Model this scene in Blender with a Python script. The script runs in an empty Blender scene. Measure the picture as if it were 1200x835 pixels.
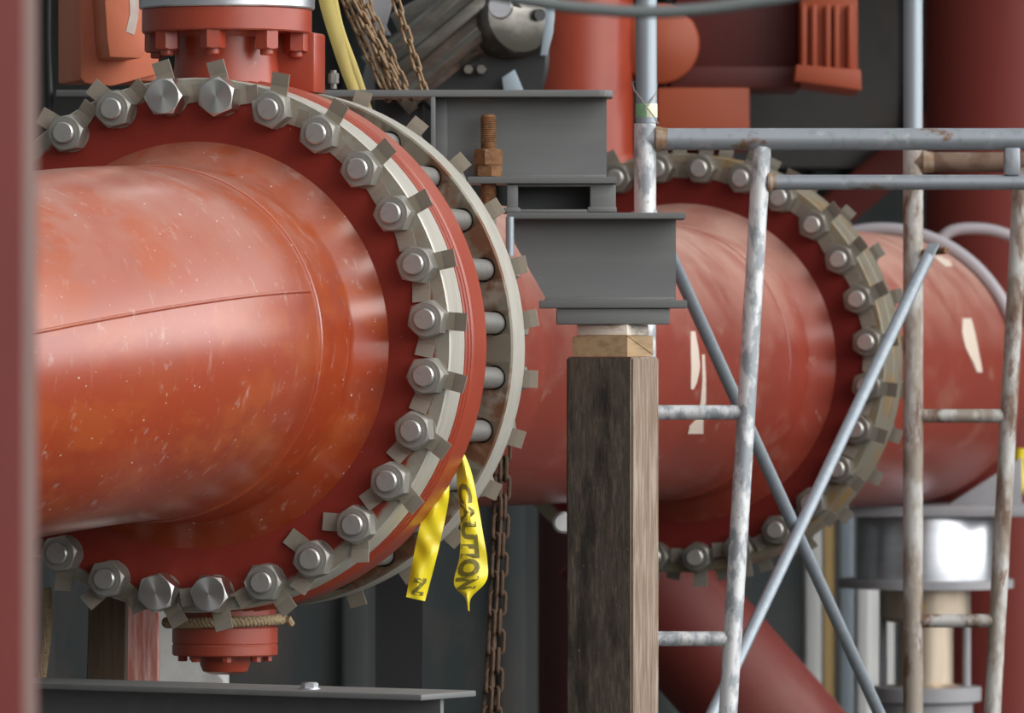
import bpy, bmesh, math, random
from mathutils import Vector, Matrix
PI = math.pi
random.seed(7)
SC = bpy.context.scene
COL = SC.collection
# ------------------------------------------------------------------ camera
F, CX, CY, H = 8000.0, 600.0, 417.5, 1.9
cam_d = bpy.data.cameras.new('camera'); cam = bpy.data.objects.new('camera', cam_d); COL.objects.link(cam)
cam.location = (0, 0, H); cam.rotation_euler = (PI/2, 0, 0)
cam_d.sensor_width = 36.0; cam_d.lens = F/1200*36.0; cam_d.clip_end = 300
cam_d.dof.use_dof = True; cam_d.dof.focus_distance = 13.95; cam_d.dof.aperture_fstop = 8.5
SC.camera = cam
# ------------------------------------------------------------------ sky, sun, exposure
BASE, BREAK = .62, 5.2
W = bpy.data.worlds.new('overcast_sky'); SC.world = W; W.use_nodes = True
nt = W.node_tree; nt.nodes.clear()
tc = nt.nodes.new('ShaderNodeTexCoord'); sx = nt.nodes.new('ShaderNodeSeparateXYZ')
nt.links.new(tc.outputs['Generated'], sx.inputs[0])
mr = nt.nodes.new('ShaderNodeMapRange'); mr.inputs[1].default_value = -1; mr.inputs[2].default_value = 1
nt.links.new(sx.outputs['Z'], mr.inputs[0])
cr = nt.nodes.new('ShaderNodeValToRGB'); nt.links.new(mr.outputs[0], cr.inputs[0])
el = cr.color_ramp.elements
el[0].position = 0.0; el[0].color = (.05, .05, .055, 1)
el[1].position = 1.0; el[1].color = (.95, .98, 1.02, 1)
for p, c in ((.485, (.08, .08, .085, 1)), (.515, (.72, .73, .74, 1)), (.60, (1.05, 1.05, 1.04, 1))):
    e = el.new(p); e.color = c
bg = nt.nodes.new('ShaderNodeBackground'); bg.inputs[1].default_value = 0.95
# the cloud cover is thinnest low on the right behind the camera: a bright break above the horizon there
def wnode(kind, *ins, **kw):
    n_ = nt.nodes.new(kind)
    for k_, v_ in kw.items(): setattr(n_, k_, v_)
    for i_, v_ in enumerate(ins):
        if hasattr(v_, 'links'): nt.links.new(v_, n_.inputs[i_])
        elif v_ is not None: n_.inputs[i_].default_value = v_
    return n_
dt = wnode('ShaderNodeVectorMath', tc.outputs['Generated'], (.95, -.31, 0), operation='DOT_PRODUCT')
az = wnode('ShaderNodeMapRange', dt.outputs['Value'], .25, 1.0, 0.0, 1.0, interpolation_type='SMOOTHSTEP')
e1 = wnode('ShaderNodeMapRange', sx.outputs['Z'], -.01, .07, 0.0, 1.0, interpolation_type='SMOOTHSTEP')
e2 = wnode('ShaderNodeMapRange', sx.outputs['Z'], .16, .60, 1.0, 0.0, interpolation_type='SMOOTHSTEP')
mm1 = wnode('ShaderNodeMath', e1.outputs[0], e2.outputs[0], operation='MULTIPLY')
mm2 = wnode('ShaderNodeMath', az.outputs[0], mm1.outputs[0], operation='MULTIPLY')
side = wnode('ShaderNodeMapRange', sx.outputs['X'], -.7, .6, BASE*.45, BASE*1.12, interpolation_type='SMOOTHSTEP')
gain = wnode('ShaderNodeMath', mm2.outputs[0], BREAK, side.outputs[0], operation='MULTIPLY_ADD')
vm = nt.nodes.new('ShaderNodeVectorMath'); vm.operation = 'SCALE'
nt.links.new(cr.outputs[0], vm.inputs[0]); nt.links.new(gain.outputs[0], vm.inputs['Scale']); nt.links.new(vm.outputs[0], bg.inputs[0])
wo = nt.nodes.new('ShaderNodeOutputWorld'); nt.links.new(bg.outputs[0], wo.inputs[0])
sun_d = bpy.data.lights.new('sun', 'SUN'); sun = bpy.data.objects.new('sun', sun_d); COL.objects.link(sun)
sun_d.energy = 1.3; sun_d.angle = math.radians(35); sun_d.color = (1.0, .97, .92)
sun.rotation_euler = Vector((-.75, .52, -.72)).to_track_quat('-Z', 'Y').to_euler()
sun.location = (6, 4, 8)
SC.view_settings.view_transform = 'Standard'; SC.view_settings.look = 'None'
SC.view_settings.gamma = 1.0; SC.view_settings.use_curve_mapping = False
SC.view_settings.exposure = 0.0

# ------------------------------------------------------------------ helpers
def P(px, py, Y):
    return Vector(((px-CX)/F*Y, Y, H-(py-CY)/F*Y))

def mat(name, color, rough=.5, metal=0.0, layers=(), dust=None, bump=None, spec=.5, coat=0.0, radial=None, post=()):
    """layers: (color, (sx,sy,sz), detail, lo, hi, amount).  dust: (color, amount, lo, hi) on upward faces.
    radial: (color, radius, softness, metal) - bare band outside a radius about the local y axis."""
    m = bpy.data.materials.new(name); m.use_nodes = True
    t = m.node_tree; N = t.nodes; L = t.links
    b = N['Principled BSDF']
    b.inputs['Roughness'].default_value = rough; b.inputs['Metallic'].default_value = metal
    b.inputs['Specular IOR Level'].default_value = spec
    if coat: b.inputs['Coat Weight'].default_value = coat; b.inputs['Coat Roughness'].default_value = .25
    co = N.new('ShaderNodeTexCoord')
    rgb = N.new('ShaderNodeRGB'); rgb.outputs[0].default_value = (*color, 1)
    cur = rgb.outputs[0]
    def noise(sc, det, off=0.0):
        mp = N.new('ShaderNodeMapping'); mp.inputs['Scale'].default_value = sc; mp.inputs['Location'].default_value = (off, off*1.7, off*.6)
        L.new(co.outputs['Object'], mp.inputs[0])
        n = N.new('ShaderNodeTexNoise'); n.inputs['Scale'].default_value = 1.0; n.inputs['Detail'].default_value = det
        n.inputs['Roughness'].default_value = .6
        L.new(mp.outputs[0], n.inputs['Vector']); return n.outputs['Fac']
    def mrange(v, lo, hi, a=0.0, bb=1.0):
        r = N.new('ShaderNodeMapRange'); r.inputs[1].default_value = lo; r.inputs[2].default_value = hi
        r.inputs[3].default_value = a; r.inputs[4].default_value = bb
        L.new(v, r.inputs[0]); return r.outputs[0]
    def mix(f, c):
        nonlocal cur
        x = N.new('ShaderNodeMix'); x.data_type = 'RGBA'
        L.new(f, x.inputs[0]); L.new(cur, x.inputs[6])
        if isinstance(c, tuple): x.inputs[7].default_value = (*c, 1)
        else: L.new(c, x.inputs[7])
        cur = x.outputs[2]
    def mul(a, c):
        x = N.new('ShaderNodeMath'); x.operation = 'MULTIPLY'; L.new(a, x.inputs[0])
        if isinstance(c, (int, float)): x.inputs[1].default_value = c
        else: L.new(c, x.inputs[1])
        return x.outputs[0]
    for i, (c, sc, det, lo, hi, amt) in enumerate(layers):
        mix(mrange(noise(sc, det, i*3.7), lo, hi, 0, amt), c)
    if dust:
        g = N.new('ShaderNodeNewGeometry'); s = N.new('ShaderNodeSeparateXYZ'); L.new(g.outputs['Normal'], s.inputs[0])
        f = mrange(s.outputs['Z'], dust[2], dust[3], 0, dust[1])
        f = mul(f, mrange(noise((4, 7, 6), 7, 9.1), .36, .56, .42, 1.0))
        mix(f, dust[0])
        L.new(mrange(f, 0, 1, rough, min(1, rough+.35)), b.inputs['Roughness'])
    for i, (c, sc, det, lo, hi, amt) in enumerate(post): mix(mrange(noise(sc, det, 21+i*5.3), lo, hi, 0, amt), c)
    if radial:
        s = N.new('ShaderNodeSeparateXYZ'); L.new(co.outputs['Object'], s.inputs[0])
        c = N.new('ShaderNodeCombineXYZ'); L.new(s.outputs['X'], c.inputs[0]); L.new(s.outputs['Z'], c.inputs[1])
        ln = N.new('ShaderNodeVectorMath'); ln.operation = 'LENGTH'; L.new(c.outputs[0], ln.inputs[0])
        ad = N.new('ShaderNodeMath'); ad.operation = 'ADD'; L.new(ln.outputs['Value'], ad.inputs[0])
        L.new(mrange(noise((9, 9, 9), 4, 2.2), .3, .7, -.012, .012), ad.inputs[1])
        f = mrange(ad.outputs[0], radial[1]-radial[2], radial[1]+radial[2])
        steel = N.new('ShaderNodeMix'); steel.data_type = 'RGBA'
        L.new(mrange(noise((14, 14, 14), 5, 5.5), .45, .7), steel.inputs[0])
        steel.inputs[6].default_value = (*radial[0], 1); steel.inputs[7].default_value = (*radial[4], 1)
        mix(f, steel.outputs[2])
        L.new(mul(f, radial[3]), b.inputs['Metallic'])
    L.new(cur, b.inputs['Base Color'])
    if bump:
        bn = N.new('ShaderNodeBump'); bn.inputs['Strength'].default_value = bump[1]; bn.inputs['Distance'].default_value = bump[2]
        L.new(noise(bump[0], 5, 1.3), bn.inputs['Height']); L.new(bn.outputs[0], b.inputs['Normal'])
    return m

def smooth(pts, k=6):
    pts = [Vector(p) for p in pts]; out = []
    for i in range(len(pts)-1):
        a, b, c, d = pts[max(i-1, 0)], pts[i], pts[i+1], pts[min(i+2, len(pts)-1)]
        for j in range(k):
            u = j/k; out.append(.5*((2*b)+(c-a)*u+(2*a-5*b+4*c-d)*u*u+(3*b-a-3*c+d)*u**3))
    return out+[pts[-1]]
class MB:
    def __init__(s): s.bm = bmesh.new()
    def _add(s, verts, faces, M=None, mi=0):
        vs = [s.bm.verts.new(M @ Vector(v) if M else Vector(v)) for v in verts]
        for f in faces:
            try:
                q = s.bm.faces.new([vs[i] for i in f]); q.material_index = mi
            except ValueError: pass
        return vs
    def box(s, c, size, M=None, bevel=0.0, mi=0, rot=None):
        t = bmesh.new(); bmesh.ops.create_cube(t, size=1.0)
        R = rot.to_4x4() if rot else Matrix()
        bmesh.ops.transform(t, matrix=Matrix.Diagonal((*size, 1)), verts=t.verts)
        if bevel: bmesh.ops.bevel(t, geom=list(t.edges), offset=bevel, segments=2, affect='EDGES', profile=.5)
        bmesh.ops.transform(t, matrix=(M or Matrix()) @ Matrix.Translation(c) @ R, verts=t.verts)
        s.merge(t, mi); return s
    def merge(s, t, mi=0):
        t.verts.index_update()
        vs = [s.bm.verts.new(v.co) for v in t.verts]
        for f in t.faces:
            q = s.bm.faces.new([vs[v.index] for v in f.verts]); q.material_index = mi if mi else f.material_index
        t.free()
    def prism(s, poly, d0, d1, M, bevel=0.0, mi=0):
        """poly in local xz, extruded along local y from d0 to d1"""
        t = bmesh.new(); n = len(poly)
        a = [t.verts.new((x, d0, z)) for x, z in poly]; b = [t.verts.new((x, d1, z)) for x, z in poly]
        t.faces.new(a); t.faces.new(b[::-1])
        for i in range(n): t.faces.new((a[i], b[i], b[(i+1) % n], a[(i+1) % n]))
        bmesh.ops.recalc_face_normals(t, faces=t.faces)
        if bevel: bmesh.ops.bevel(t, geom=list(t.edges), offset=bevel, segments=2, affect='EDGES', profile=.5)
        bmesh.ops.transform(t, matrix=M, verts=t.verts); s.merge(t, mi); return s
    def lathe(s, prof, M=None, seg=64, mi=0, mis=None):
        """prof: (r, y) around the local y axis"""
        rings = []
        for r, y in prof:
            if r < 1e-6: rings.append([s.bm.verts.new((M or Matrix()) @ Vector((0, y, 0)))])
            else: rings.append([s.bm.verts.new((M or Matrix()) @ Vector((r*math.sin(2*PI*k/seg), y, r*math.cos(2*PI*k/seg)))) for k in range(seg)])
        for i in range(len(rings)-1):
            A, B = rings[i], rings[i+1]
            for k in range(seg):
                k2 = (k+1) % seg
                vs = [A[k % len(A)], A[k2 % len(A)], B[k2 % len(B)], B[k % len(B)]]
                u = []
                for v in vs:
                    if v not in u: u.append(v)
                if len(u) > 2:
                    f = s.bm.faces.new(u); f.material_index = mis[i] if mis else mi
        return s
    def tube(s, pts, r, seg=12, caps=True, closed=False, M=None, mi=0, up=None):
        pts = [Vector(p) for p in pts]; n = len(pts); rings = []
        ref = Vector(up) if up else None
        for i, p in enumerate(pts):
            if closed: t = pts[(i+1) % n]-pts[i-1]
            else: t = pts[min(i+1, n-1)]-pts[max(i-1, 0)]
            t.normalize()
            if ref is None: ref = Vector((0, 0, 1)) if abs(t.z) < .9 else Vector((1, 0, 0))
            a = ref - t*ref.dot(t)
            if a.length < 1e-5: a = t.orthogonal()
            a.normalize(); ref = a; b = t.cross(a)
            rr = r[i] if isinstance(r, (list, tuple)) else r
            rings.append([s.bm.verts.new((M or Matrix()) @ (p+(a*math.cos(2*PI*k/seg)+b*math.sin(2*PI*k/seg))*rr)) for k in range(seg)])
        m = n if closed else n-1
        for i in range(m):
            A, B = rings[i], rings[(i+1) % n]
            for k in range(seg):
                f = s.bm.faces.new((A[k], A[(k+1) % seg], B[(k+1) % seg], B[k])); f.material_index = mi
        if caps and not closed:
            s.bm.faces.new(rings[0][::-1]).material_index = mi; s.bm.faces.new(rings[-1]).material_index = mi
        return s
    def sheet(s, grid, thick=0.0, mi=0):
        """grid[i][j] of points; thickness along the averaged normal"""
        n, m = len(grid), len(grid[0])
        def norm(i, j):
            a = grid[min(i+1, n-1)][j]-grid[max(i-1, 0)][j]; b = grid[i][min(j+1, m-1)]-grid[i][max(j-1, 0)]
            c = a.cross(b); return c.normalized() if c.length > 1e-12 else Vector((0, -1, 0))
        A = [[s.bm.verts.new(grid[i][j]+norm(i, j)*thick/2) for j in range(m)] for i in range(n)]
        B = [[s.bm.verts.new(grid[i][j]-norm(i, j)*thick/2) for j in range(m)] for i in range(n)]
        for i in range(n-1):
            for j in range(m-1):
                s.bm.faces.new((A[i][j], A[i+1][j], A[i+1][j+1], A[i][j+1]))
                s.bm.faces.new((B[i][j], B[i][j+1], B[i+1][j+1], B[i+1][j]))
        for i in range(n-1):
            s.bm.faces.new((A[i][0], B[i][0], B[i+1][0], A[i+1][0])); s.bm.faces.new((A[i+1][m-1], B[i+1][m-1], B[i][m-1], A[i][m-1]))
        for j in range(m-1):
            s.bm.faces.new((A[0][j+1], B[0][j+1], B[0][j], A[0][j])); s.bm.faces.new((A[n-1][j], B[n-1][j], B[n-1][j+1], A[n-1][j+1]))
        return s
    def build(s, name, m, parent=None, sharp=32, flat=False):
        bmesh.ops.recalc_face_normals(s.bm, faces=s.bm.faces)
        me = bpy.data.meshes.new(name); s.bm.to_mesh(me); s.bm.free()
        for q in (m if isinstance(m, (list, tuple)) else [m]): me.materials.append(q)
        if not flat:
            me.polygons.foreach_set('use_smooth', [True]*len(me.polygons)); me.set_sharp_from_angle(angle=math.radians(sharp))
        o = bpy.data.objects.new(name, me); COL.objects.link(o)
        if parent: o.parent = parent
        return o

def tag(o, label=None, cat=None, group=None, kind=None):
    if label: o['label'] = label
    if cat: o['category'] = cat
    if group: o['group'] = group
    if kind: o['kind'] = kind
    return o
def thing(name, label, cat, M=None, group=None):
    o = bpy.data.objects.new(name, None); COL.objects.link(o); o.empty_display_size = .1
    if M is not None: o.matrix_world = M
    return tag(o, label, cat, group)
def copy_tree(o, parent=None):
    c = o.copy(); COL.objects.link(c)
    if parent: c.parent = parent
    for ch in list(o.children): copy_tree(ch, c)
    return c
T = Matrix.Translation
def frame(o, y, z=None):
    """matrix with local y axis along y, local z towards z"""
    y = Vector(y).normalized(); z = Vector(z or (0, 0, 1)); z = (z-y*z.dot(y)).normalized(); x = y.cross(z)
    M = Matrix((x, y, z)).transposed().to_4x4(); M.translation = o; return M
ROTZ_Y2Z = Matrix.Rotation(PI/2, 4, 'X')      # local y -> world z
def vert(o): return T(o) @ ROTZ_Y2Z            # lathe axis pointing up

# ------------------------------------------------------------------ materials
RED = (.35, .048, .013); DUST = (.42, .185, .13)
M_red = mat('red_oxide_paint', RED, .30, 0, [((.36, .075, .02), (3, 5, 4), 6, .5, .75, .7), ((.22, .03, .02), (4, 4, 4), 5, .5, .72, .5),
            ((.45, .25, .20), (11, 60, 16), 7, .62, .80, .45), ((.62, .5, .45), (70, 70, 70), 2, .745, .76, .8)], dust=(DUST, .88, .10, .98), bump=((30, 30, 30), .03, .004), coat=.8, post=[((.40, .075, .016), (5.5, 5.5, 9), 6, .50, .60, .8), ((.58, .36, .30), (36, 36, 4), 7, .62, .74, .4), ((.50, .33, .28), (9, 50, 30), 7, .62, .72, .5), ((.66, .56, .50), (95, 95, 95), 1, .77, .785, .9)])
M_redpipe = mat('dusty_red_pipe_paint', (.29, .045, .026), .4, 0, [((.40, .2, .15), (16, 4, 7), 7, .55, .78, .6), ((.2, .03, .02), (4, 3, 4), 5, .5, .72, .5),
            ((.52, .36, .30), (40, 8, 12), 6, .64, .78, .5)], dust=((.50, .30, .24), .95, .1, .85), bump=((30, 30, 30), .04, .004), coat=.1)
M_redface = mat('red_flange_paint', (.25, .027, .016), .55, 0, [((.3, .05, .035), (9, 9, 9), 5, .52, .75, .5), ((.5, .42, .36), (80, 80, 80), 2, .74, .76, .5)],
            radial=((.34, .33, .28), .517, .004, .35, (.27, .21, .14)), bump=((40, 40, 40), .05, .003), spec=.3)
M_redface2 = mat('far_red_flange_shaded', (.16, .014, .010), .6, 0, radial=((.24, .22, .16), .517, .006, .3, (.24, .15, .06)), spec=.25)  # face paint darkened, as the far flange gets less light
M_redring = mat('red_valve_paint', (.36, .055, .026), .32, 0, [((.25, .03, .02), (6, 6, 6), 5, .5, .75, .6), ((.55, .38, .32), (60, 60, 60), 4, .70, .76, .5)],
            dust=(DUST, .6, .3, 1), coat=.2)
M_steel = mat('machined_steel', (.50, .49, .46), .38, .7, [((.36, .33, .29), (16, 16, 16), 6, .45, .72, .6)], bump=((60, 200, 60), .05, .002))
M_rustface = mat('rusty_flange_steel', (.20, .185, .14), .55, .3, [((.15, .06, .025), (9, 9, 9), 7, .48, .58, .9), ((.33, .32, .27), (13, 13, 13), 6, .55, .66, .6)], bump=((40, 40, 40), .15, .003))
M_rim = mat('bare_rim_steel', (.53, .51, .455), .45, .3, [((.40, .37, .30), (10, 60, 10), 5, .45, .7, .6)])
M_nut2 = mat('shaded_nut_steel', (.20, .185, .16), .4, .5)  # nut colour darkened to carry the weaker light on the far flange
M_ear2 = mat('shaded_tab_plate', (.22, .195, .16), .6, .15)  # tab colour darkened likewise for the weaker far light
M_ochrerim = mat('ochre_stained_rim', (.24, .215, .165), .5, .3, [((.32, .18, .05), (7, 7, 7), 6, .52, .62, .8), ((.2, .12, .06), (14, 14, 14), 5, .55, .68, .7)])
M_nut = mat('zinc_nut_steel', (.34, .33, .30), .45, .55, [((.22, .20, .17), (40, 40, 40), 4, .5, .75, .5)])
M_stud = mat('stud_steel', (.46, .45, .43), .35, .7, [((.3, .25, .2), (60, 60, 60), 5, .55, .75, .5)])
M_cap = mat('turned_cap_steel', (.60, .59, .57), .30, .95)
_b = M_cap.node_tree.nodes['Principled BSDF']; _b.inputs['Anisotropic'].default_value = .85
_t = M_cap.node_tree.nodes.new('ShaderNodeTangent'); _t.direction_type = 'RADIAL'; _t.axis = 'Y'
M_cap.node_tree.links.new(_t.outputs[0], _b.inputs['Tangent'])
M_ear = mat('taupe_tab_plate', (.29, .255, .21), .55, .2, [((.27, .22, .15), (20, 20, 20), 4, .45, .7, .7)])
M_grey = mat('grey_beam_paint', (.150, .156, .155), .55, 0, [((.19, .195, .19), (3, 20, 20), 6, .45, .7, .6), ((.35, .36, .36), (60, 60, 60), 3, .73, .76, .6)], bump=((60, 60, 60), .03, .002))
M_rust = mat('rusted_steel', (.23, .105, .04), .75, .1, [((.11, .045, .02), (60, 60, 60), 5, .45, .65, .8), ((.36, .24, .14), (80, 80, 80), 4, .58, .72, .7)], bump=((200, 200, 200), .3, .001))
M_chain = mat('rusty_chain', (.29, .195, .11), .6, .3, [((.18, .09, .04), (90, 90, 90), 4, .45, .65, .8), ((.46, .37, .26), (70, 70, 70), 4, .58, .7, .6)])
M_chaindark = mat('dark_rusty_chain', (.11, .065, .04), .7, .3, [((.05, .03, .02), (90, 90, 90), 4, .42, .62, .8), ((.18, .11, .06), (70, 70, 70), 4, .58, .7, .6)])
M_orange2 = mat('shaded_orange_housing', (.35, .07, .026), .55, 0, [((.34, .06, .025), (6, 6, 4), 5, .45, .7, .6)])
M_redriser = mat('matt_red_riser', (.25, .042, .032), .5)
M_motor = mat('deep_maroon_motor', (.09, .013, .010), .55)
M_yellow = mat('yellow_webbing', (.50, .40, .12), .7, 0, [((.36, .28, .10), (40, 40, 6), 4, .45, .7, .7)])
M_tape = mat('yellow_caution_tape', (.86, .70, .02), .35, 0, [((.78, .6, .02), (20, 20, 20), 4, .45, .7, .5)], coat=.3)
M_ink = mat('faded_black_ink', (.19, .16, .025), .5)
M_galv = mat('galvanised_tube', (.36, .39, .43), .42, .4, [((.56, .57, .58), (16, 30, 22), 7, .56, .66, .6), ((.27, .29, .30), (50, 50, 40), 4, .55, .66, .6), ((.24, .13, .07), (9, 20, 14), 8, .60, .66, .9), ((.34, .46, .38), (7, 7, 7), 6, .68, .74, .7)])
M_galvwhite = mat('whitish_galvanised_tube', (.34, .37, .40), .5, .3, [((.78, .79, .80), (34, 34, 16), 7, .44, .56, .9), ((.22, .19, .16), (60, 60, 30), 5, .62, .70, .7), ((.28, .16, .09), (11, 11, 6), 8, .66, .72, .9)])
M_galvblue = mat('clean_galvanised_tube', (.33, .38, .43), .42, .4, [((.44, .49, .53), (60, 60, 3), 4, .45, .7, .5)])
M_galvrust = mat('rusty_scaffold_tube', (.34, .29, .24), .6, .2, [((.15, .075, .045), (18, 18, 7), 7, .50, .62, .9), ((.60, .60, .58), (13, 13, 5), 7, .47, .57, .85), ((.2, .10, .06), (40, 40, 14), 6, .6, .68, .8)])
M_weldrust = mat('rusty_weld', (.34, .27, .21), .7, .2, [((.24, .13, .06), (40, 40, 40), 5, .42, .6, .9)])
M_toprust = mat('rusty_top_tube', (.20, .13, .09), .7, .1, [((.12, .06, .04), (20, 20, 20), 6, .45, .6, .8), ((.36, .32, .28), (16, 16, 16), 6, .6, .7, .6)])
M_green = mat('green_tag_tape', (.25, .5, .28), .4); M_white = mat('white_tag_tape', (.85, .85, .62), .4)
M_wire = mat('tie_wire', (.3, .29, .27), .45, .6)
M_wooddark = mat('weathered_timber_shaded', (.075, .060, .047), .9, 0, [((.13, .10, .075), (110, 110, 22), 7, .47, .62, .9), ((.018, .015, .012), (24, 24, 5), 6, .5, .64, .85), ((.21, .15, .10), (230, 230, 60), 5, .62, .72, .8), ((.12, .065, .035), (9, 9, 2), 5, .58, .68, .6)], bump=((150, 150, 26), .7, .003))
M_woodlight = mat('timber_lit_side', (.24, .17, .12), .85, 0, [((.40, .33, .27), (90, 90, 7), 7, .45, .62, .9), ((.13, .08, .05), (50, 50, 4), 5, .52, .7, .8), ((.03, .025, .02), (110, 110, 9), 4, .66, .74, .9)], bump=((110, 110, 5), .5, .003))
M_wedge = mat('pale_softwood', (.46, .32, .18), .8, 0, [((.30, .19, .10), (60, 8, 90), 5, .45, .68, .8)], bump=((80, 10, 80), .3, .002))
M_board = mat('whitish_board', (.84, .78, .68), .8, 0, [((.45, .34, .24), (20, 20, 50), 5, .5, .65, .7)])
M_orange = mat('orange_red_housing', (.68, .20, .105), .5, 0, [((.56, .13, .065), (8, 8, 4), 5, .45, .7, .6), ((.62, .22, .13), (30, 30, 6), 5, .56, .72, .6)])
M_maroon = mat('shade_dark_maroon', (.06, .010, .010), .6)
M_darkred = mat('maroon_paint', (.24, .034, .024), .55, 0, [((.1, .018, .016), (4, 4, 4), 4, .45, .7, .6)])
M_palered = mat('pale_red_edge', (.20, .13, .115), .7, 0, [((.15, .075, .065), (6, 6, 3), 5, .45, .65, .8)])
M_slant = mat('slanting_pipe_paint', (.15, .019, .013), .6, 0, [((.22, .08, .06), (3, 14, 3), 6, .5, .7, .5)])
M_colred = mat('column_red_paint', (.15, .018, .014), .55, 0, [((.23, .034, .022), (3, 3, 1), 4, .4, .7, .5)])
M_silver = mat('silver_plate', (.68, .70, .74), .3, .85, [((.5, .52, .55), (10, 10, 40), 4, .45, .7, .5)])
M_bronze = mat('brownish_cast_metal', (.15, .14, .12), .30, .7, [((.40, .39, .36), (5, 14, 14), 4, .45, .7, .6)])
M_brass = mat('brownish_silver', (.58, .48, .37), .35, .6, [((.42, .33, .25), (20, 20, 6), 4, .45, .7, .6)])
M_black = mat('black_rubber', (.012, .013, .015), .5)
M_blackgear = mat('black_gear_paint', (.02, .021, .022), .45)
M_bluegrey = mat('blue_grey_plate', (.36, .44, .5), .45, .2)
M_rope = mat('jute_rope', (.42, .32, .19), .9, 0, [((.26, .18, .1), (150, 150, 150), 3, .4, .65, .7)])
M_clip = mat('clear_adhesive_tape', (.62, .5, .44), .35, 0, [((.7, .62, .58), (40, 40, 20), 4, .45, .6, .8)])
M_drip = mat('cream_paint_peel', (.74, .62, .52), .6)
M_hose = mat('grey_hose', (.42, .40, .43), .45)
M_cable = mat('dull_grey_cable', (.16, .18, .18), .6)
M_conc = mat('pale_concrete', (.78, .79, .76), .9, 0, [((.4, .41, .40), (8, 8, 8), 6, .45, .7, .6)])
M_redwood = mat('red_washed_plank', (.56, .19, .16), .85, 0, [((.80, .52, .47), (70, 70, 5), 6, .45, .62, .9), ((.33, .08, .06), (50, 50, 4), 5, .55, .7, .7)])
M_brownwood = mat('dark_brown_timber', (.10, .065, .04), .9, 0, [((.05, .032, .02), (60, 60, 4), 5, .45, .65, .8)], bump=((90, 90, 5), .3, .002))
M_ground = mat('packed_gravel_ground', (.07, .066, .06), .95, 0, [((.11, .10, .09), (3, 3, 3), 8, .4, .7, .8)], bump=((20, 20, 20), .4, .02))
M_wall = mat('grey_green_cladding', (.115, .122, .118), .8, 0, [((.06, .08, .085), (1.5, 1, .4), 4, .45, .6, .8), ((.17, .14, .125), (2.2, 1, 1.1), 5, .55, .7, .7)])
M_panel = mat('grey_brown_panel', (.22, .205, .195), .85, 0, [((.15, .15, .15), (2, 1, 2), 5, .45, .62, .8), ((.27, .22, .20), (2.5, 1, 2.5), 4, .55, .7, .7)])
M_deck = mat('shade_deck_steel', (.08, .08, .085), .8)
M_ochre = mat('ochre_strip', (.75, .52, .22), .7); M_offwhite = mat('off_white_cladding', (.84, .85, .84), .6, 0, [((.68, .70, .72), (6, 6, 1), 4, .45, .65, .6)])
M_lavender = mat('pale_steel_paint', (.34, .34, .36), .5, 0, [((.26, .26, .28), (6, 6, 6), 4, .45, .7, .6)])

# ------------------------------------------------------------------ setting
g = MB(); g.box((0, 20, -.1), (80, 90, .2)); tag(g.build('ground', M_ground), kind='structure')
g = MB(); g.box((0, 27.2, 3.0), (30, .4, 6.4))
for k in range(-9, 10): g.box((k*.62, 26.97, 3.0), (.10, .08, 6.4), bevel=.01)
tag(g.build('wall_back', M_wall), kind='structure')
g = MB(); g.box((1.06, 26.90, 3.35), (.92, .1, 1.42), bevel=.01); tag(g.build('trim_1', M_panel), kind='structure')
g = MB(); g.box((-3.6, 18.5, 3.0), (.3, 17, 6.4))
for k in range(14): g.box((-3.43, 10.8+k*1.2, 3.0), (.08, .12, 6.4), bevel=.01)
tag(g.build('left_sky_blocker', M_wall), kind='structure')  # unseen wall added to keep sky light from the left off the joint
g = MB(); g.box((0, 24.0, 4.55), (24, 6.8, .25))
for k in range(4): g.box((0, 20.9+k*1.8, 4.3), (24, .15, .28), bevel=.01)
tag(g.build('shade_deck', M_deck), kind='structure')  # deck added out of view to shade the machinery behind
for x in (-5.6, 5.6):
    for y in (18.0, 26.0):
        c = MB(); c.box((0, 0, 0), (.02, .25, 4.5)); c.box((0, -.12, 0), (.25, .02, 4.5)); c.box((0, .12, 0), (.25, .02, 4.5))
        o = c.build('pillar', M_darkred); o.location = (x, y, 2.24); tag(o, kind='structure')

# ------------------------------------------------------------------ the pipe line
YAW, PIT = .275, -.0100
C1 = Vector((-.669, 13.955, H+.024))
AX = Vector((math.sin(YAW)*math.cos(PIT), math.cos(YAW)*math.cos(PIT), math.sin(PIT)))
FM = frame(C1, AX); FL = FM.inverted()
R_BC, R_FL, R_P = .511, .549, .3555
Y2 = 4.03
def flange_profile(y0, s=1):
    """weld neck + flange, from pipe end to mating face; s = +1 flange faces +y"""
    p = [(R_P, -.265), (R_P+.001, -.20), (.360, -.080), (.366, -.068), (.408, -.010), (.415, -.003), (.4175, 0), (R_FL-.003, 0), (R_FL, .003), (R_FL, .101), (R_FL-.003, .104), (.30, .104)]
    return [(r, y0+s*y) for r, y in p]
HUBM = [0]*6+[1]+[2]*3+[1]

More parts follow.
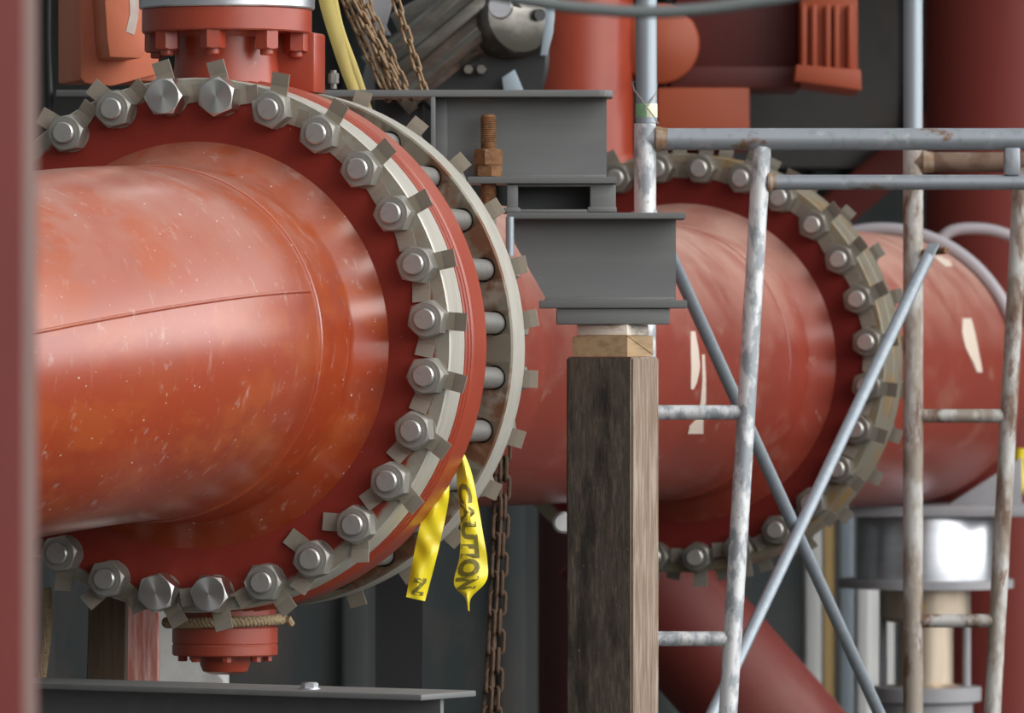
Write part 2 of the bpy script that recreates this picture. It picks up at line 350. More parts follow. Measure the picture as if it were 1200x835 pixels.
# near elbow spool
sp = thing('elbow_pipe_spool', 'large glossy red elbow pipe with weld neck flange filling the left of the photo', 'pipe', FM)
m = MB(); m.lathe(flange_profile(.06), seg=128, mis=HUBM); fl = m.build('weld_neck_flange', [M_red, M_redface, M_rim], sp, 25)
fl['label'] = 'dark red flange face with bare grey rim'
def elbow(mb, S, T0, b, r, R, ph0, ph1, n=40, seg=72):
    T0 = Vector(T0).normalized(); b = Vector(b).normalized(); B = T0.cross(b)
    if B.z < 0: B = -B
    rings = []
    for i in range(n+1):
        ph = ph0+(ph1-ph0)*i/n
        c = S+T0*r*math.sin(ph)+b*r*(1-math.cos(ph)); nn = b*math.cos(ph)-T0*math.sin(ph)
        rings.append([mb.bm.verts.new(c+(nn*-math.cos(2*PI*k/seg)+B*math.sin(2*PI*k/seg))*R) for k in range(seg)])
    for A, Bq in zip(rings, rings[1:]):
        for k in range(seg): mb.bm.faces.new((A[k], A[(k+1) % seg], Bq[(k+1) % seg], Bq[k]))
def elbow_pt(S, T0, b, r, R, ph, a):
    T0 = Vector(T0).normalized(); b = Vector(b).normalized(); B = T0.cross(b)
    if B.z < 0: B = -B
    c = S+T0*r*math.sin(ph)+b*r*(1-math.cos(ph)); nn = b*math.cos(ph)-T0*math.sin(ph)
    return c+(nn*-math.cos(a)+B*math.sin(a))*R
TAU = math.radians(15); ES = Vector((0, -.205, 0)); EB = Vector((-math.cos(TAU), 0, -math.sin(TAU))); ER = 1.07
m = MB(); elbow(m, ES, (0, -1, 0), EB, ER, R_P, 0, math.radians(92)); m.build('pipe_elbow', M_red, sp)
def ringpts(R, y, n=96): return [Vector((R*math.sin(2*PI*k/n), y, R*math.cos(2*PI*k/n))) for k in range(n)]
m = MB(); m.tube(ringpts(R_P-.001, -.205), .0055, 8, closed=True, up=(0, 1, 0)); m.build('weld_bead', M_red, sp)
m = MB(); m.tube([elbow_pt(ES, (0, -1, 0), EB, ER, R_P-.001, math.radians(1+k*2), math.radians(2.0-.16*k)) for k in range(40)], .0042, 8); m.build('seam_weld', M_red, sp)

# butterfly valve between the near flanges
VY = .27
vv = thing('wafer_valve', 'red wafer valve clamped between the near pair of flanges', 'valve', FM)
pr = [(.30, .166), (.44, .166), (.44, .170), (.548, .170), (.551, .172), (.551, .178), (.549, .180), (.532, .181), (.532, .185), (.550, .186), (.553, .188), (.553, .195), (.550, .197), (.534, .198), (.534, .201),
      (.552, .203), (.556, .207), (.556, .299), (.552, .303), (.46, .303), (.44, .33), (.44, .524), (.30, .524)]
m = MB(); m.lathe(pr, seg=144); m.build('valve_body', M_redring, vv, 25)
NZ = T((0, VY, 0)) @ ROTZ_Y2Z
m = MB(); m.lathe([(.115, .50), (.108, .60), (.108, .64), (.118, .652)], NZ, 48); m.box((.12, VY+.06, .59), (.13, .08, .125), bevel=.006); m.build('neck', M_redring, vv)
m = MB(); m.lathe([(0, .650), (.174, .650), (.177, .653), (.177, .697), (.174, .700), (0, .700)], NZ, 72); m.build('neck_flange', M_redring, vv)
def hexprism(mb, M, af, y0, y1, ch=.12, mi=0, cap=True):
    """hex along local y with chamfered y0 end"""
    R = af/math.sqrt(3); t = (y1-y0)
    rows = []
    for (yy, lim) in ((y0, af/2*.96), (y0+abs(t)*ch*(1 if t > 0 else -1), None), (y1, None)):
        row = []
        for k in range(48):
            a = 2*PI*k/48; am = (a+PI/6) % (PI/3)-PI/6
            rr = (af/2)/math.cos(am)
            if lim: rr = min(rr, lim)
            elif yy != y1: rr = rr
            row.append(mb.bm.verts.new(M @ Vector((rr*math.sin(a), yy, rr*math.cos(a)))))
        rows.append(row)
    # chamfer: corner depth grows with distance from the inscribed circle
    for k in range(48):
        a = 2*PI*k/48; am = (a+PI/6) % (PI/3)-PI/6
        over = (af/2)/math.cos(am)-af/2
        v = rows[1][k]; base = Vector((math.sin(a)*(af/2)/math.cos(am), y0+(over*.75+.0008)*(1 if t > 0 else -1), math.cos(a)*(af/2)/math.cos(am)))
        v.co = M @ base
    for A, B in zip(rows, rows[1:]):
        for k in range(48): mb.bm.faces.new((A[k], A[(k+1) % 48], B[(k+1) % 48], B[k])).material_index = mi
    if cap:
        mb.bm.faces.new(rows[0][::-1]).material_index = mi; mb.bm.faces.new(rows[-1]).material_index = mi
for k in range(8):
    a = math.radians(7+45*k)
    M = NZ @ T((.148*math.sin(a), 0, -.148*math.cos(a))) @ Matrix.Rotation(.3*k, 4, 'Y')
    x, y = .148*math.sin(a), -.148*math.cos(a)
    M = T((x, VY+y, 0)) @ ROTZ_Y2Z @ Matrix.Rotation(.35+.5*k, 4, 'Y')
    m = MB(); hexprism(m, M, .046, .612, .650); m.lathe([(0, .600), (.0125, .600), (.014, .603), (.014, .615)], M, 20); m.build('hex_bolt', M_redring, vv, 20)
BZ = NZ
m = MB(); m.lathe([(.106, -.50), (.106, -.567), (.106, -.60)], BZ, 64); m.build('bottom_neck', M_redring, vv)
m = MB(); m.lathe([(0, -.582), (.108, -.582), (.110, -.585), (.110, -.616), (.108, -.618), (.108, -.620), (.110, -.622), (.110, -.640), (.107, -.643), (0, -.643)], BZ, 64); m.build('bottom_cover', M_redring, vv)
m = MB(); m.lathe([(.052, -.640), (.052, -.662), (.046, -.676), (.03, -.682), (0, -.683)], BZ, 40); m.build('drain_plug', M_redring, vv)
for k in range(8):
    a = math.radians(20+45*k)
    M = T((.088*math.sin(a), VY-.088*math.cos(a), 0)) @ ROTZ_Y2Z
    m = MB(); hexprism(m, M, .018, -.655, -.642); m.build('cover_bolt', M_redring, vv, 20)

# middle pipe spool
ps = thing('straight_pipe_spool', 'dusty red straight pipe between the two flanged joints, behind the timber post', 'pipe', FM)
m = MB(); m.lathe([(.30, .524), (R_FL-.004, .524), (R_FL, .528), (R_FL, .618), (R_FL-.004, .622), (.43, .622), (.412, .628), (.398, .640), (.362, .72), (R_P, .78), (R_P, .86), (.30, .86), (.30, .524)], seg=128, mis=[0, 0, 1, 1, 1, 1, 2, 2, 2, 2, 2, 2])
bmesh.ops.remove_doubles(m.bm, verts=m.bm.verts, dist=1e-5)
fl = m.build('rusty_flange', [M_rustface, M_rim, M_redpipe], ps, 25); fl['label'] = 'bare rust-stained flange with pale rim'
def drill(o, ys, depth, r, angs):
    c = MB()
    for an in angs:
        c.lathe([(0, ys), (r, ys), (r, ys+depth), (0, ys+depth)], Matrix.Rotation(an, 4, 'Y') @ T((0, 0, R_BC)), 24)
    co = c.build('drill', o.data.materials[0]); co.matrix_world = FM; o.matrix_world = FM
    md = o.modifiers.new('holes', 'BOOLEAN'); md.operation = 'DIFFERENCE'; md.object = co; md.solver = 'EXACT'
    bpy.context.view_layer.update(); dg = bpy.context.evaluated_depsgraph_get()
    me = bpy.data.meshes.new_from_object(o.evaluated_get(dg)); o.modifiers.clear(); o.data = me; o.matrix_world = FM
    bpy.data.objects.remove(co)
o_par = fl.parent; drill(fl, .50, .07, .0262, [.124+n*2*PI/28 for n in range(-3, 17)])
m = MB(); m.lathe([(R_P, .86), (R_P, Y2-.205)], seg=96); m.build('pipe', M_redpipe, ps)
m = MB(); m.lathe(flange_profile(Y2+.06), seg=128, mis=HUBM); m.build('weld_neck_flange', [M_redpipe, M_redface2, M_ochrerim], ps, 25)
m = MB(); m.tube(ringpts(R_P-.001, Y2-.205), .006, 8, closed=True, up=(0, 1, 0)); m.build('weld_bead', M_redpipe, ps)
def on_pipe(px, py, R, side=1):
    """hit the cylinder of radius R about the pipe axis with the view ray (local coordinates)"""
    o = FL @ Vector((0, 0, H)); d = (FL @ P(px, py, 10.0))-o
    a = d.x*d.x+d.z*d.z; b = 2*(o.x*d.x+o.z*d.z); c = o.x*o.x+o.z*o.z-R*R
    D = b*b-4*a*c
    if D < 0: return None
    return o+d*((-b-math.sqrt(D))/(2*a))
def peel(path, widths, parent):
    rows = []
    for (x, y), w in zip(path, widths):
        r = [on_pipe(x+w*(j/4-.5), y, R_P+.0015) for j in range(5)]
        if all(r): rows.append(r)
    MB().sheet(rows, .0016).build('paint_peel', M_drip, parent)
peel([(812, 388), (814, 410), (815, 430), (813, 448), (811, 456)], [5, 9, 10, 7, 3], ps)
peel([(824, 415), (825, 445), (824, 470), (820, 492), (816, 500), (815, 508)], [3, 4, 6, 8, 16, 18], ps)

# far spool
fs = thing('far_pipe_spool', 'red pipe running on behind the far flange and the right scaffold leg', 'pipe', FM)
m = MB(); y0 = Y2+.168
m.lathe([(.30, y0), (R_FL-.003, y0), (R_FL, y0+.003), (R_FL, y0+.098), (R_FL-.003, y0+.101), (.43, y0+.101), (.40, y0+.12), (.372, y0+.2), (.370, y0+.25)], seg=128, mis=[0]*5+[1]*3)
fl = m.build('stained_flange', [M_ochrerim, M_redpipe], fs, 25)
m = MB(); m.lathe([(.370, y0+.25), (.398, Y2+1.3), (.40, Y2+1.5), (.40, Y2+2.6)], seg=96)
elbow(m, Vector((0, Y2+2.6, 0)), (0, 1, 0), Vector((-1, 0, .05)), .65, .40, 0, math.radians(90), 24, 96)
m.build('pipe', M_redpipe, fs)
def peel2(path, widths, parent):
    rows = []
    for (x, y), w in zip(path, widths):
        r = [on_pipe(x+w*(j/4-.5), y, .4015) for j in range(5)]
        if all(r): rows.append(r)
    MB().sheet(rows, .0016).build('paint_peel', M_drip, parent)
peel2([(1133, 373), (1135, 390), (1139, 408), (1145, 425), (1148, 436)], [10, 15, 14, 9, 6], fs)
peel2([(1098, 300), (1106, 305), (1112, 312)], [8, 14, 8], fs)

# stud bolts
ORD = ['first', 'second', 'third', 'fourth', 'fifth', 'sixth', 'seventh', 'eighth', 'ninth', 'tenth', 'eleventh', 'twelfth', 'thirteenth', 'fourteenth', 'fifteenth', 'sixteenth']
def washer(mb, y0, y1, kink, spread, lens=(.077, .076)):
    mb.lathe([(.024, y0), (.0385, y0), (.0385, y1), (.024, y1), (.024, y0)], None, 32)
    for ang, ln in ((0.0, lens[0]), (spread, lens[1])):
        M = Matrix.Rotation(ang, 4, 'Y'); w = .0185; s = -1 if kink < 0 else 1
        poly = []
        e_ = .0005; rows = [(.030, y0+e_, y1-e_), (.050, y0+e_, y1-e_), (ln*.72, y0+kink*.3, y1+kink*.3), (ln, y0+kink, y1+kink)]
        vs = []
        for z, a, b in rows:
            for yy in (a, b):
                for x in (-w, w): vs.append(mb.bm.verts.new(M @ Vector((x, yy, z))))
        for i in range(len(rows)-1):
            q = vs[4*i:4*i+4]; r = vs[4*i+4:4*i+8]
            for f in ((q[0], q[1], r[1], r[0]), (q[2], r[2], r[3], q[3]), (q[0], r[0], r[2], q[2]), (q[1], q[3], r[3], r[1])): mb.bm.faces.new(f)
        mb.bm.faces.new(vs[0:1]+vs[2:3]+vs[3:4]+vs[1:2]); e = vs[-4:]; mb.bm.faces.new((e[0], e[1], e[3], e[2]))
def stud_proto(back, cap=False, M_nut=M_nut, M_ear=M_ear):
    """local: y=0 is the tip of the stud, +y into the flange, z radial outwards"""
    root = thing('cap_bolt' if cap else 'stud_bolt', None, 'bolt')
    m = MB(); M = Matrix()
    if cap:
        hexprism(m, M, .072, .004, .056); m.build('bolt_head', M_cap, root, 20)
        m = MB(); m.lathe([(.021, .05), (.021, .17), (0, .17)], None, 24); m.build('shank', M_stud, root)
    else:
        hexprism(m, M, .070, .013, .056, cap=True); m.lathe([(.0265, .0131), (.0265, .0115), (.0235, .0115)], None, 32); m.build('hex_nut', M_nut, root, 20)
        m = MB(); m.lathe([(0, 0), (.0195, 0), (.0225, .0035), (.0225, back+.045), (0, back+.045)], None, 32); m.build('threaded_stud', M_stud, root)
    m = MB(); washer(m, .055, .0595, -.006, math.radians(97)); m.build('tab_washer', M_ear, root, 20)
    if back and not cap:
        m = MB(); hexprism(m, T((0, back+.049, 0)) @ Matrix.Rotation(PI, 4, 'Z'), .070, 0, .042); m.build('hex_nut', M_nut, root, 20)
        m = MB(); washer(m, back+.0005, back+.005, .006, math.radians(97), (.066, .068)); m.build('tab_washer', M_ear, root, 20)
    return root
protoA = stud_proto(.622); protoC = stud_proto(0, True); protoB = stud_proto(.269, False, M_nut2, M_ear2)
used = set()
EAR = {-3: -28, -2: -31, -1: -10, 0: -20, 1: -9, 2: 0, 3: 3, 4: 5, 5: 8, 6: 10, 7: 6, 8: 15, 9: 13, 10: 42, 11: 63, 12: -20, 13: -9, 14: -37, 15: -70, 16: -30}
def place(proto, ang, y, label, group, ear=None):
    if proto.name in used: o = copy_tree(proto)
    else: o = proto; used.add(proto.name)
    M = FM @ Matrix.Rotation(ang, 4, 'Y') @ T((0, y, R_BC))
    o.matrix_world = M; tag(o, label, 'bolt', group)
    seen = False
    for ch in o.children:      # each nut and washer sits at its own angle
        if ch.name.startswith(('hex_nut', 'bolt_head')): ch.rotation_euler = (0, random.uniform(0, PI/3), 0)
        if ch.name.startswith('tab_washer'): ch.rotation_euler = (0, math.radians(ear) if (ear is not None and not seen) else random.uniform(-.14, .14), 0); seen = True
    return o
for n in range(-3, 17):
    a = .124+n*2*PI/28
    if n in (-1, 0): lab = 'turned steel cap bolt at the top of the near flange, %s of the pair' % ('left' if n == -1 else 'right'); pr_ = protoC
    elif n in (13, 14): lab = 'turned steel cap bolt at the bottom of the near flange, %s of the pair' % ('left' if n == 14 else 'right'); pr_ = protoC
    elif n < -1: lab = 'near-flange stud and nut, %s to the left of the top cap bolts' % ORD[-n-2]; pr_ = protoA
    elif n > 14: lab = 'near-flange stud and nut, %s to the left of the bottom cap bolts' % ORD[n-15]; pr_ = protoA
    elif n <= 6: lab = 'near-flange stud and nut, %s clockwise from the top cap bolts' % ORD[n-1]; pr_ = protoA
    else: lab = 'near-flange stud and nut, %s counter-clockwise from the bottom cap bolts' % ORD[12-n]; pr_ = protoA
    place(pr_, a, 0, lab, 'bolts of the near flange', EAR[n])
for n in range(-2, 16):
    a = .120+n*2*PI/28
    if n < 0: lab = 'far-flange stud and nut, %s to the left of the flange top, by the scaffold leg' % ORD[-n-1]
    elif n <= 6: lab = 'far-flange stud and nut, %s clockwise from the flange top' % ORD[n]
    elif n < 14: lab = 'far-flange stud and nut, %s counter-clockwise from the flange bottom' % ORD[13-n]
    else: lab = 'far-flange stud and nut, %s to the left of the flange bottom, by the timber post' % ORD[n-14]
    place(protoB, a, Y2, lab, 'bolts of the far flange')

# ------------------------------------------------------------------ grey beams on the timber post
YB = 14.76
def S(px): return (px-CX)/F*YB
def Z(py): return H-(py-CY)/F*YB
def plate_x(mb, px0, px1, py0, py1, y0, y1, bevel=.0025):
    mb.box(((S(px0)+S(px1))/2, (y0+y1)/2, (Z(py0)+Z(py1))/2), (abs(S(px1)-S(px0)), abs(y1-y0), abs(Z(py1)-Z(py0))), bevel=bevel)
UB = thing('steel_beam', 'upper grey I-beam lying across the pipe behind the rusty stud', 'beam', T((0, YB, 0)))
m = MB(); inv = T((0, -YB, 0))
def flange_plate(mb, x0, x1, z0, z1, hw, rnd=0.0):
    pts = [(x0, -hw), (x1-rnd, -hw)]
    if rnd: pts += [(x1-rnd+rnd*math.sin(t*PI/8), -hw+rnd*(1-math.cos(t*PI/8))) for t in range(1, 5)] + [(x1-rnd+rnd*math.cos(t*PI/8), hw-rnd+rnd*math.sin(t*PI/8)) for t in range(0, 5)]
    else: pts += [(x1, -hw)]
    pts += [(x0, hw)] if rnd else [(x1, hw), (x0, hw)]
    # polygon in local x / depth, extruded in z
    M = Matrix(((1, 0, 0, 0), (0, 0, 1, 0), (0, 1, 0, 0), (0, 0, 0, 1)))
    mb.prism(pts, z0, z1, M, bevel=.0015)
XL = -.98
flange_plate(m, XL, S(718), Z(115), Z(107), .085, .03); flange_plate(m, S(548), S(722), Z(216), Z(208), .085)
XW = S(507)
m.box(((XW+S(711))/2, 0, (Z(115)+Z(208))/2), (S(711)-XW, .010, Z(115)-Z(208)))
for s_ in (-1, 1):   # root fillets
    m.box(((XW+S(710))/2, s_*.008, Z(116.5)), (S(710)-XW, .012, .006), bevel=.002); m.box((S(632), s_*.008, Z(206.5)), (S(710)-S(555), .012, .006), bevel=.002)
m.build('beam_body', M_grey, UB)
m = MB(); m.box((S(508), -.045, (Z(115)+Z(208))/2), (.010, .078, Z(115)-Z(208)), bevel=.001); m.box((S(517), -.010, (Z(115)+Z(208))/2), (.028, .014, Z(115)-Z(208)), bevel=.004); m.build('stiffener_plate', M_grey, UB)
# spacer between the beams
o = MB(); plate_x(o, 594, 607, 217, 247, YB-.075, YB+.075); plate_x(o, 691, 721, 217, 247, YB-.07, YB+.075); plate_x(o, 600, 720, 216, 219.5, YB-.07, YB+.075); plate_x(o, 590, 722, 246, 250, YB-.078, YB+.075)
plate_x(o, 600, 700, 219, 247, YB+.062, YB+.072); plate_x(o, 589, 610, 244, 250, YB-.082, YB-.04, .003); plate_x(o, 688, 722, 243, 249.5, YB-.08, YB-.04, .003)
tag(o.build('spacer_frame', M_grey), 'short grey hollow spacer between the two steel beams', 'spacer')
LB = thing('steel_beam', 'lower grey I-beam with cut-away web on top of the timber post', 'beam', T((0, YB, 0)))
m = MB(); flange_plate(m, S(594), S(802), Z(257), Z(250), .088); flange_plate(m, S(632), S(804), Z(361), Z(352), .088)
m.prism([(S(600), Z(257)), (S(792), Z(257)), (S(792), Z(352)), (S(641), Z(352)), (S(634), Z(340)), (S(603), Z(285))], -.006, .006, Matrix())
for s_ in (-1, 1): m.box(((S(640)+S(790))/2, s_*.010, Z(350)), (S(790)-S(640), .016, .007), bevel=.002)
m.box(((S(638)+S(780))/2, 0, Z(351)), (S(780)-S(638), .15, .005), bevel=.002)
m.build('beam_body', M_grey, LB)
o = MB(); plate_x(o, 652, 784, 361.3, 380, YB-.078, YB+.078); tag(o.build('bearing_plate', M_grey), 'thick dark grey bearing plate under the lower beam', 'plate')
# timber post and packing
PC = Vector((S(718), YB, 0)); PR = Matrix.Rotation(-.405, 4, 'Z'); PM = T(PC) @ PR
zt = Z(418)
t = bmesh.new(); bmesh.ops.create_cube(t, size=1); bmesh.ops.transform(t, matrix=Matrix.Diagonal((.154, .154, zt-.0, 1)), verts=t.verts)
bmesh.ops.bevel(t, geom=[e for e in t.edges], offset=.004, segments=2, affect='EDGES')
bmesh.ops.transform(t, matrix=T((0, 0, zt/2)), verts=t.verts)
for f in t.faces: f.material_index = 1 if f.normal.x > .6 or f.normal.z > .8 else 0  # front wood darker, right side lighter: light from the right put into colour
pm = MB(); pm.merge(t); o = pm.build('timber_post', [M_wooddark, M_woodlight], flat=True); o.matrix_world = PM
tag(o, 'weathered dark square timber post standing under the grey beams', 'post')
zb = Z(393)
def wedge(name, label, pts, mat_, dx, w):
    mm = MB(); Mw = Matrix(((0, 1, 0, 0), (1, 0, 0, 0), (0, 0, 1, 0), (0, 0, 0, 1)))
    mm.prism(pts, -w/2+dx, w/2+dx, Mw, bevel=.001); oo = mm.build(name, mat_, flat=True); oo.matrix_world = PM
    return tag(oo, label, 'wedge')
wedge('timber_wedge', 'pale split timber wedge lying on top of the dark post', [(-.072, zt+.0005), (.072, zt+.0005), (.072, zt+.004), (-.072, zb-.002)], M_wedge, .0, .128)
wedge('timber_wedge', 'greyish upper timber wedge, second of the pair on the post', [(-.068, zb-.002), (.076, zt+.0045), (.076, zb), (-.068, zb)], M_wedge, .004, .120)
o = MB(); o.box((0, 0, (Z(380.3)+zb)/2+.0003), (.118, .12, Z(380.3)-zb-.0006), bevel=.002); o = o.build('packing_board', M_board); o.matrix_world = PM
tag(o, 'whitish packing board between the wedges and the bearing plate', 'board')
# rusty stud through the upper beam
rs = thing('threaded_rod', 'rusty threaded rod with two nuts standing in the upper grey beam', 'bolt', vert((S(572.5), YB-.055, Z(208))))
def thread(r, y0, y1, p=.0042):
    pts = [(0, y0), (r*.9, y0)]; y = y0
    while y < y1-p: pts += [(r, y+p*.35), (r, y+p*.5), (r*.88, y+p*.92)]; y += p
    return pts+[(r*.8, y1), (0, y1)]
m = MB(); m.lathe(thread(.0175, -.092, .134), None, 28); m.build('threaded_shaft', M_rust, rs)
m = MB(); hexprism(m, Matrix.Rotation(.3, 4, 'Y'), .056, .060, .026); m.build('hex_nut', M_rust, rs, 20)
m = MB(); hexprism(m, Matrix.Rotation(.75, 4, 'Y'), .054, .026, .001); m.build('hex_nut', M_rust, rs, 20)
m = MB(); m.tube([(S(597.5), YB-.092, Z(255)), (S(597.5), YB-.092, Z(300))], .009, 14)
tag(m.build('steel_pin', M_galvblue), 'shiny steel pin hanging at the cut end of the lower beam', 'pin')

# ------------------------------------------------------------------ scaffold
def scaffold(name, label, Y, xl, zt, zr, ztop_in, mats, rungs, in_top, in_bot, arch_z, right=True):
    k = Y/F; X0 = (xl-CX)*k
    root = thing(name, label, 'scaffold', T((X0, Y, 0)))
    leg, inner, tubem, archm = mats
    Wd = 1.524
    for q, xx in enumerate((0, Wd)):
        m = MB(); m.tube([(xx, 0, 0), (xx, 0, zt+.035)], .0245, 20); m.box((xx, 0, .006), (.12, .12, .012)); m.build('leg', leg, root)
    m = MB(); m.tube([(.0, 0, zt), (Wd, 0, zt)], .0245, 20); m.build('top_tube', tubem, root)
    m = MB(); m.lathe([(.0250, .020), (.029, .024), (.029, .029), (.0262, .036), (.0250, .05)], T((0, 0, zt)) @ Matrix.Rotation(-PI/2, 4, 'Z'), 20); w_ = m.build('weld_collar', M_weldrust, root); w_['label'] = 'rusty weld collar'
    for s_, xo in ((1, 0), (-1, Wd)):
        m = MB(); zb_ = .35; f = (zt-zb_)/(zt-in_bot[1]); xb = in_top+(in_bot[0]-in_top)*f
        m.tube([(xo+s_*in_top, 0, ztop_in), (xo+s_*xb, 0, zb_)], .0208, 18); m.build('inner_leg', inner, root)
        for zz in rungs:
            xi = in_top+(in_bot[0]-in_top)*(zt-zz)/(zt-in_bot[1])
            m = MB(); m.tube([(xo+s_*.02, 0, zz), (xo+s_*(xi-.012), 0, zz)], .0165, 16); m.build('rung', inner, root)
    if arch_z:
        m = MB(); m.tube([(in_top+.006, 0, arch_z), (Wd-in_top, 0, arch_z)], .0168, 16); m.build('arch_tube', archm, root)
        m = MB(); m.lathe([(.0172, 0), (.023, .003), (.023, .008), (.0180, .014), (.0172, .022)], T((in_top+.010, 0, arch_z)) @ Matrix.Rotation(-PI/2, 4, 'Z'), 16); w_ = m.build('weld_collar', M_weldrust, root); w_['label'] = 'rusty weld collar'
        m = MB(); m.box(((1186-xl)*k, 0, (zt+arch_z)/2), (.036, .030, zt-arch_z-.03), bevel=.006); m.build('strut', archm, root)
    return root
YS1, YS2 = 15.25, 16.6
z1 = lambda py: H-(py-CY)/F*YS1
z2 = lambda py: H-(py-CY)/F*YS2
k1 = YS1/F; k2 = YS2/F
scaffold('scaffold', 'galvanised scaffold frame in front, with long horizontal top tube across the right half', YS1, 756, z1(163), None, z1(172), (M_galvwhite, M_galvwhite, M_galv, M_galv),
         [z1(483), z1(748), z1(1013)], (893-756)*k1, ((853-756)*k1, z1(835)), z1(213.5))
scaffold('scaffold', 'rust-stained scaffold frame standing behind, on the right edge of the photo', YS2, 1070, z2(190), None, z2(190), (M_galvrust, M_galvrust, M_toprust, M_galvrust),
         [z2(487), z2(727), z2(967)], (1198-1070)*k2, ((1163-1070)*k2, z2(835)), None)
for px, Y, zz, lab in ((757.5, YS1, z1(163)+.036, 'bluish upper scaffold tube wired to the front frame at its foot'), (1070, YS2, z2(190)+.036, 'bluish upper scaffold tube above the rusty frame, before the maroon pipe')):
    x = (px-CX)*Y/F
    r = thing('scaffold_upright', lab, 'scaffold tube', T((x, Y, zz)))
    m = MB(); m.tube([(0, 0, .0), (0, 0, 1.6)], .0238, 20); m.build('tube', M_galvblue, r)
    if Y == YS1:
        m = MB(); m.lathe([(.0242, .012), (.0246, .013), (.0246, .042), (.0242, .043)], ROTZ_Y2Z, 24); m.bm.faces.ensure_lookup_table()
        for f in m.bm.faces: f.material_index = 1 if f.calc_center_median().x > -.002 else 0
        b_ = m.build('marking_tape', [M_green, M_white], r); b_['label'] = 'green and white marking tape'
# tie wire
w = MB(); pts = []
for kx, ky, dy in ((741, 96, .0), (743, 106, -.018), (752, 118, -.03), (758, 127, -.031), (766, 137, -.03), (771, 146, -.034)): q = P(kx, ky, YS1); q.y = YS1+dy; pts.append(q)
w.tube(pts, .0016, 8)
pts = []
for kx, ky, dy in ((741.5, 97, .02), (756, 90, .03), (770, 97, .018), (769, 108, -.010), (762, 120, -.029), (755, 129, -.032)): q = P(kx, ky, YS1); q.y = YS1+dy; pts.append(q)
w.tube(pts, .0016, 8)
tag(w.build('tie_wire', M_wire), 'twisted grey tie wire around the bluish upper scaffold tube', 'wire')
# cross braces
def brace(label, a, b, off):
    a = Vector(a); b = Vector(b); d = (b-a).normalized(); L_ = (b-a).length
    r = thing('cross_brace', label, 'scaffold brace', frame(a, d))
    m = MB(); m.tube([(0, .03, 0), (0, L_-.03, 0)], .0150, 16, M=None)
    m.build('tube', M_galvblue, r)
    for y0, y1 in ((-.018, .05), (L_-.05, L_+.018)):
        m = MB(); m.box((0, (y0+y1)/2, 0), (.030, y1-y0, .008), bevel=.002); m.build('flattened_end', M_galvblue, r)
brace('scaffold cross brace sloping down to the right from under the grey beam', P(765, 252, YS1)+Vector((0, .05, 0)), P(1072, 928, YS2)+Vector((0, -.04, 0)), 0)
brace('scaffold cross brace sloping up to the right to a pin on the rusty leg', P(1090, 292, YS2)+Vector((0, -.06, 0)), P(757, 1001, YS1)+Vector((0, .015, 0)), 0)
m = MB(); m.tube([P(1078, 296, YS2), P(1107, 294, YS2)+Vector((0, -.07, 0))], .008, 12); tag(m.build('brace_pin', M_rust), 'rusty brace pin on the right scaffold leg', 'pin')

# ------------------------------------------------------------------ chains, strap, tape, rope
def link_mesh(mt, sc=1.0):
    m = MB(); r, hl, hw = .0035*sc, .0125*sc, .0075*sc; pts = []
    for k in range(9): a = PI*k/8; pts.append((hw*math.cos(a), 0, hl+hw*math.sin(a)))
    for k in range(9): a = PI+PI*k/8; pts.append((hw*math.cos(a), 0, -hl+hw*math.sin(a)))
    m.tube(pts, r, 8, closed=True, up=(0, 1, 0)); return m.build('chain_link', mt)
def chain(label, path, mt, group, jit=.0, tw=0.0, sc=1.0):
    pts = [Vector(p) for p in path]
    root = thing('chain', label, 'chain', T(pts[0]), group)
    pitch = .0318*sc; seglen = [(b-a).length for a, b in zip(pts, pts[1:])]; tot = sum(seglen); n = math.ceil(tot/pitch); proto = None
    for i in range(n):
        d = (i+.5)*pitch; j = 0
        while d > seglen[j] and j < len(seglen)-1: d -= seglen[j]; j += 1
        a, b = pts[j], pts[j+1]; t = (b-a).normalized(); p = a+t*d-pts[0]
        if proto is None: o_ = proto = link_mesh(mt, sc)
        else: o_ = proto.copy(); COL.objects.link(o_)
        o_.parent = root
        M = frame(p, t.cross(Vector((0, 1, 0))) if abs(t.y) < .9 else (1, 0, 0), t)
        o_.matrix_local = M @ Matrix.Rotation((PI/2 if i % 2 else 0)+PI/4+tw+random.uniform(-jit, jit), 4, 'Z')
G1 = 'rusty hoist chains above the upper beam'
YC = 14.79
for lab, a, b, dy, tw in (('rusty hoist chain above the grey beam, nearest to the yellow strap', (303, -230), (451, 107), 0, 0), ('rusty hoist chain in the middle of the bundle of three', (320, -230), (464, 107), .025, .5),
                      ('rusty hoist chain at the right of the bundle of three', (329, -230), (477, 107), 0, 1.0), ('rusty hoist chain in front of the bundle, crossing it from the left', (299, -230), (469, 107), -.02, .8), ('rusty hoist chain behind the bundle, hardly to be told from its neighbours', (338, -230), (460, 107), .04, .2), ('thinner single hoist chain hanging to the right of the bundle', (392, -230), (498, 107), .01, .3)):
    chain(lab, [P(a[0], a[1], YC+dy), P((a[0]+b[0])/2-1, (a[1]+b[1])/2, YC+dy), P(b[0], b[1], YC+dy)], M_chain, G1, .25, tw)
G2 = 'dark chain strands below the flange'
YD = 14.66
chain('dark rusty chain strand under the near flange joint, closer to the yellow tape', [P(584, 470, YD), P(583, 600, YD), P(577, 720, YD), P(569, 870, YD)], M_chaindark, G2, .3, 0, 1.3)
chain('dark rusty chain strand under the near flange joint, closer to the timber post', [P(594, 470, YD+.012), P(592, 560, YD+.012), P(587, 700, YD+.012), P(580, 870, YD+.012)], M_chaindark, G2, .3, .6, 1.3)
